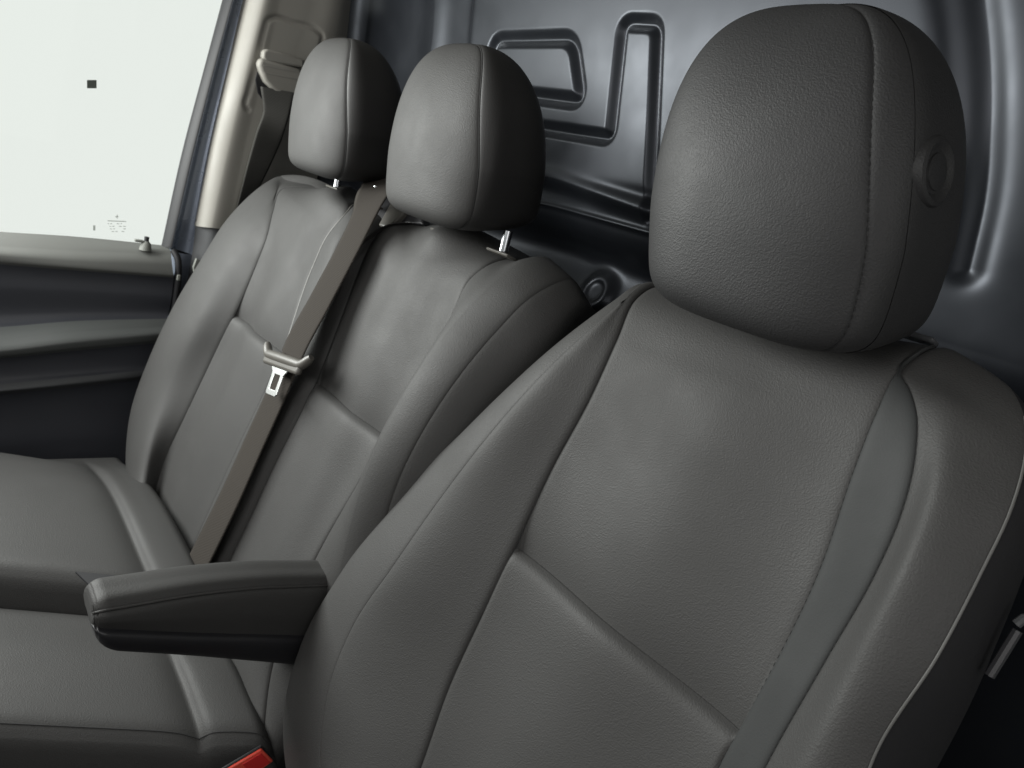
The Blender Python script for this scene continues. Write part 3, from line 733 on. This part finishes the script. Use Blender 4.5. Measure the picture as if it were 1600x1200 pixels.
# closing edge of the door and its seal
edge = G[-1]; q = MB(); n = len(edge); V = list(edge)+[p+np.array([-.06, .012, 0]) for p in edge]
q.add(V, [(i, i+1, n+i+1, n+i) for i in range(n-1)]); q.build('door_edge', RUB, door)
sl = curve(hor([(268, 392, -1.94), (274, 402, -1.93), (276, 430, -1.925), (272, 470, -1.93), (262, 540, -1.935), (240, 620, -1.94), (225, 720, -1.94)]), 60)
q = MB(); q.tube(sl+np.array([-.008, .006, 0]), .008, 10); q.build('door_seal', RUB, door)
q = MB(); c = HX(279, 434, -1.92); q.box(c, EX*.004, EY*.004, EZ*.007); q.build('latch_clip', MID, door, True, .002)
# glass with its printed marks
GX = -2.0
gm = bpy.data.materials.new('window_glass'); gm.use_nodes = True; nt = gm.node_tree; nt.nodes.clear()
om = nt.nodes.new('ShaderNodeOutputMaterial'); mx = nt.nodes.new('ShaderNodeMixShader'); tr = nt.nodes.new('ShaderNodeBsdfTransparent'); gl = nt.nodes.new('ShaderNodeBsdfGlossy')
tr.inputs[0].default_value = (.97, .98, .97, 1); gl.inputs['Roughness'].default_value = .02; fr = nt.nodes.new('ShaderNodeFresnel'); fr.inputs[0].default_value = 1.25
nt.links.new(fr.outputs[0], mx.inputs[0]); nt.links.new(tr.outputs[0], mx.inputs[1]); nt.links.new(gl.outputs[0], mx.inputs[2]); nt.links.new(mx.outputs[0], om.inputs[0])
q = MB(); zt, zb = 1.69, .79; q.add([(GX, -.75, zb), (GX, .66, zb), (GX, .72, zt), (GX, -.75, zt)], [(0, 1, 2, 3)]); q.build('window_pane', gm, door, False)
MK = mat('print_grey', (.35, .37, .35), .6); MKD = mat('mark_dark', (.05, .06, .05), .6)
def onglass(pts, name, m):
    q = MB(); q.prism([HX(px, py, GX+.002) for px, py in pts], EX*-.0006); return q.build(name, m, door, False)
onglass([(136, 125), (151, 125), (151, 138), (136, 138)], 'glass_sticker', MKD)
def bars(rects, name, m):
    q = MB()
    for x0, y0, x1, y1 in rects: q.prism([HX(x0, y0, GX+.002), HX(x1, y0+.04*(x1-x0), GX+.002), HX(x1, y1+.04*(x1-x0), GX+.002), HX(x0, y1, GX+.002)], EX*-.0006)
    o = q.build(name, m, door, False); o['kind'] = 'stuff'
rects = [(145.5, 352, 149, 360)]
rects += [(182.2, 335.5, 183.6, 341.5), (180, 338, 186, 339)]
rects += [(168, 344.3, 197, 345.6)]
for r, y in enumerate((349, 353, 357, 361)):
    x = 168
    while x < 195:
        w = random.uniform(1.5, 5); 
        if random.random() < .72: rects.append((x, y, x+w, y+1.1))
        x += w+random.uniform(.8, 2)
MKL = mat('print_light', (.50, .54, .50), .6)
bars(rects, 'glass_print', MKL)
# lock knob on the ledge
q = MB(); c = HX(228, 383, -1.955); q.tube([c-EZ*.012, c+EZ*.004, c+EZ*.010], [.014, .011, .005], 14)
q.build('lock_bezel', MID, door); q = MB(); q.tube([c+EZ*.0, c+EZ*.020], .0055, 12); q.build('lock_pin', BLK, door)
q = MB(); q.box(c+np.array([0, -.016, .008]), EX*.006, EY*.010, EZ*.003); q.build('lock_bezel', MID, door, True, .002)
rebase(door)

# ================================================================== door pillar
pil = thing('door_pillar', 'beige trimmed door pillar with belt height adjuster behind the window', 'pillar', (-1.95, .65, 0))
def vert(pts, n=220): return curve([HX(px, py, x) for px, py, x in pts], n)
pc = [
 vert([(252, 385, -2.03), (285, 235, -2.03), (318, 110, -2.03), (350, -10, -2.03), (385, -140, -2.03)]),
 vert([(255, 385, -1.985), (289, 235, -1.985), (320, 115, -1.985), (352, 0, -1.985), (388, -130, -1.985)]),
 vert([(268, 388, -1.965), (303, 235, -1.965), (334, 112, -1.965), (364, 0, -1.965), (400, -130, -1.965)]),
 vert([(276, 390, -1.985), (311, 235, -1.985), (341, 112, -1.985), (370, 0, -1.985), (406, -130, -1.985)]),
 vert([(292, 395, -1.985), (324, 235, -1.985), (353, 112, -1.985), (381, 0, -1.985), (416, -130, -1.985)]),
 vert([(304, 400, -1.968), (333, 235, -1.968), (360, 112, -1.968), (386, 0, -1.968), (421, -130, -1.968)]),
]
Gp, pi_ = cross(pc, [5, 6, 6, 8, 6])
fl = (normals(Gp)[40, pi_[4]]@EX) < 0
grid_obj('door_seal', Gp[:, :pi_[2]+1], RUB, pil, fl); grid_obj('painted_frame', Gp[:, pi_[2]:], BODY, pil, fl)
# painted sill lower part
pl = [vert([(190, 720, -2.03), (225, 540, -2.03), (250, 450, -2.03), (262, 380, -2.03)]), vert([(225, 720, -1.99), (262, 540, -1.985), (276, 450, -1.985), (280, 395, -1.985)]), vert([(250, 740, -1.985), (285, 560, -1.985), (300, 470, -1.98), (303, 398, -1.98)]),
      vert([(290, 740, -1.965), (320, 560, -1.965), (325, 470, -1.965), (318, 400, -1.965)])]
Gl, _ = cross(pl, [6, 10, 10]); grid_obj('painted_sill', Gl, BODY, pil, (normals(Gl)[40, 10]@EX) < 0)
# beige trim
tb = [
 vert([(303, 352, -1.985), (330, 215, -1.985), (352, 118, -1.985), (382, -10, -1.985), (415, -140, -1.985)]),
 vert([(311, 354, -1.95), (338, 215, -1.95), (363, 110, -1.95), (392, -5, -1.95), (425, -140, -1.95)]),
 vert([(330, 356, -1.925), (360, 215, -1.925), (385, 110, -1.92), (412, 0, -1.92), (445, -140, -1.92)]),
 vert([(357, 359, -1.925), (385, 225, -1.925), (412, 118, -1.92), (440, 0, -1.92), (470, -140, -1.92)]),
 vert([(362, 359, -1.93), (400, 240, -1.925), (440, 135, -1.92), (480, 20, -1.92), (505, -140, -1.92)]),
]
# upper field reaches back to the bulkhead
tb2 = [vert([(420, 345, -1.96), (450, 250, -1.94), (500, 150, -1.93), (528, 30, -1.925), (545, -140, -1.93)]),
       vert([(480, 345, -2.0), (500, 260, -1.99), (528, 160, -1.97), (545, 30, -1.965), (560, -140, -1.97)])]
Gt, ti = cross(tb+tb2, [10, 12, 16, 20, 60, 14])
Nt = normals(Gt); fl = (Nt[40, ti[2]]@EX) < 0; Nt = -Nt if fl else Nt
# recessed adjuster field outline
rec = curve([HX(px, py, -1.92) for px, py in [(388, 172), (384, 166), (388, 145), (400, 100), (413, 45), (418, 31), (430, 27), (460, 35), (495, 47), (503, 55), (500, 75)]], 120)
from numpy import exp
Dg = -.006*exp(-(dist(Gt, rec)/.0045)**2)
Gt = Gt+Nt*Dg[..., None]
grid_obj('pillar_trim', Gt, BEI, pil, fl)
q = MB(); q.prism([HX(285, 440, -2.05), HX(262, 384, -2.05)+EY*.012, HX(362, -60, -2.05)+EY*.012, HX(362, -60, -2.05)+EY*.6, HX(285, 440, -2.05)+EY*.6, HX(285, 440, -2.05)+EY*.6-EZ*.8, HX(240, 700, -2.05)-EZ*.4], -EX*.03)
q.build('pillar_leak_block', RUB, pil, True, .002)  # backing added behind the pillar trim to block light leaks
# lower dark trim
lt = [vert([(306, 343, -1.975), (303, 375, -1.975), (298, 410, -1.97), (285, 470, -1.97), (250, 600, -1.97)]), vert([(335, 345, -1.935), (332, 375, -1.935), (328, 410, -1.935), (315, 470, -1.935), (280, 600, -1.94)]),
      vert([(365, 348, -1.935), (363, 375, -1.935), (358, 410, -1.935), (345, 470, -1.935), (310, 600, -1.94)]), vert([(400, 348, -1.96), (397, 375, -1.96), (390, 410, -1.96), (380, 470, -1.96), (350, 600, -1.96)])]
Gx, _ = cross(lt, [10, 10, 10]); grid_obj('lower_trim', Gx, GRY, pil, (normals(Gx)[40, 15]@EX) < 0)
# adjuster cover: ribbed grip over a black slot
def slab(pts, x, th, name, m, bev=.003):
    q = MB(); q.prism([HX(px, py, x) for px, py in pts], EX*-th); return q.build(name, m, pil, True, bev, 4)
slab([(402, 112), (412, 125), (425, 138), (455, 148), (458, 168), (430, 165), (412, 158), (403, 145), (399, 125)], -1.917, .012, 'slot', BLK, .001)
slab([(404, 100), (409, 90), (470, 108), (480, 150), (452, 152), (430, 143), (415, 128), (408, 112)], -1.895, .03, 'adjuster_cover', BEI, .008)
slab([(412, 80), (418, 76), (475, 92), (475, 107), (416, 96), (411, 90)], -1.897, .028, 'adjuster_grip', BEI, .007)
slab([(414, 113), (470, 124), (470, 126.5), (414, 115.5)], -1.8945, .004, 'cover_rib', BEID, .0008)
slab([(412, 101), (470, 113), (470, 115.5), (412, 103.5)], -1.8945, .004, 'cover_rib', BEID, .0008)
slab([(302, 418), (307, 404), (313, 407), (313, 420), (304, 428)], -1.90, .01, 'trim_hook', MID, .002)
slab([(289, 462), (297, 448), (300, 450), (292, 464)], -1.90, .006, 'bolt_plate', CHROME, .001)
rebase(pil)

wbel = thing('seat_belt', 'black seat belt hanging from the beige pillar beside the window', 'seat belt', tuple(HX(400, 240, -1.9)), 'passenger seat belts')
Ls = [(407, 140), (411, 175), (398, 215), (388, 250), (376, 300), (364, 350), (352, 400)]
Rs = [(462, 140), (450, 185), (438, 222), (424, 255), (402, 300), (376, 350), (352, 415)]
A = np.array([HX(px, py, -1.905+.02*(i > 1)) for i, (px, py) in enumerate(Ls)]); B_ = np.array([HX(px, py, -1.89-.012*(i > 3)) for i, (px, py) in enumerate(Rs)])
A, B_ = curve(A, 70), curve(B_, 70)
ribbon((A+B_)/2, B_-A, np.linalg.norm(B_-A, axis=1)/2, 'webbing', WEBD, wbel)
rebase(wbel)

# small hardware beside the driver's seat
hw = thing('driver_belt_anchor', 'dark metal belt anchor bar beside the driver seat at the lower right edge', 'belt anchor', tuple(S(1570, 1020, -.05)))
q = MB(); q.tube([S(1546, 1056, -.02), S(1590, 985, -.02)], .0035, 8); q.build('bar', BLK, hw)
q = MB(); q.tube([S(1588, 975, -.02), S(1600, 966, -.02), S(1625, 966, -.02)], .0035, 8); q.build('hook', GRY, hw)
rebase(hw)
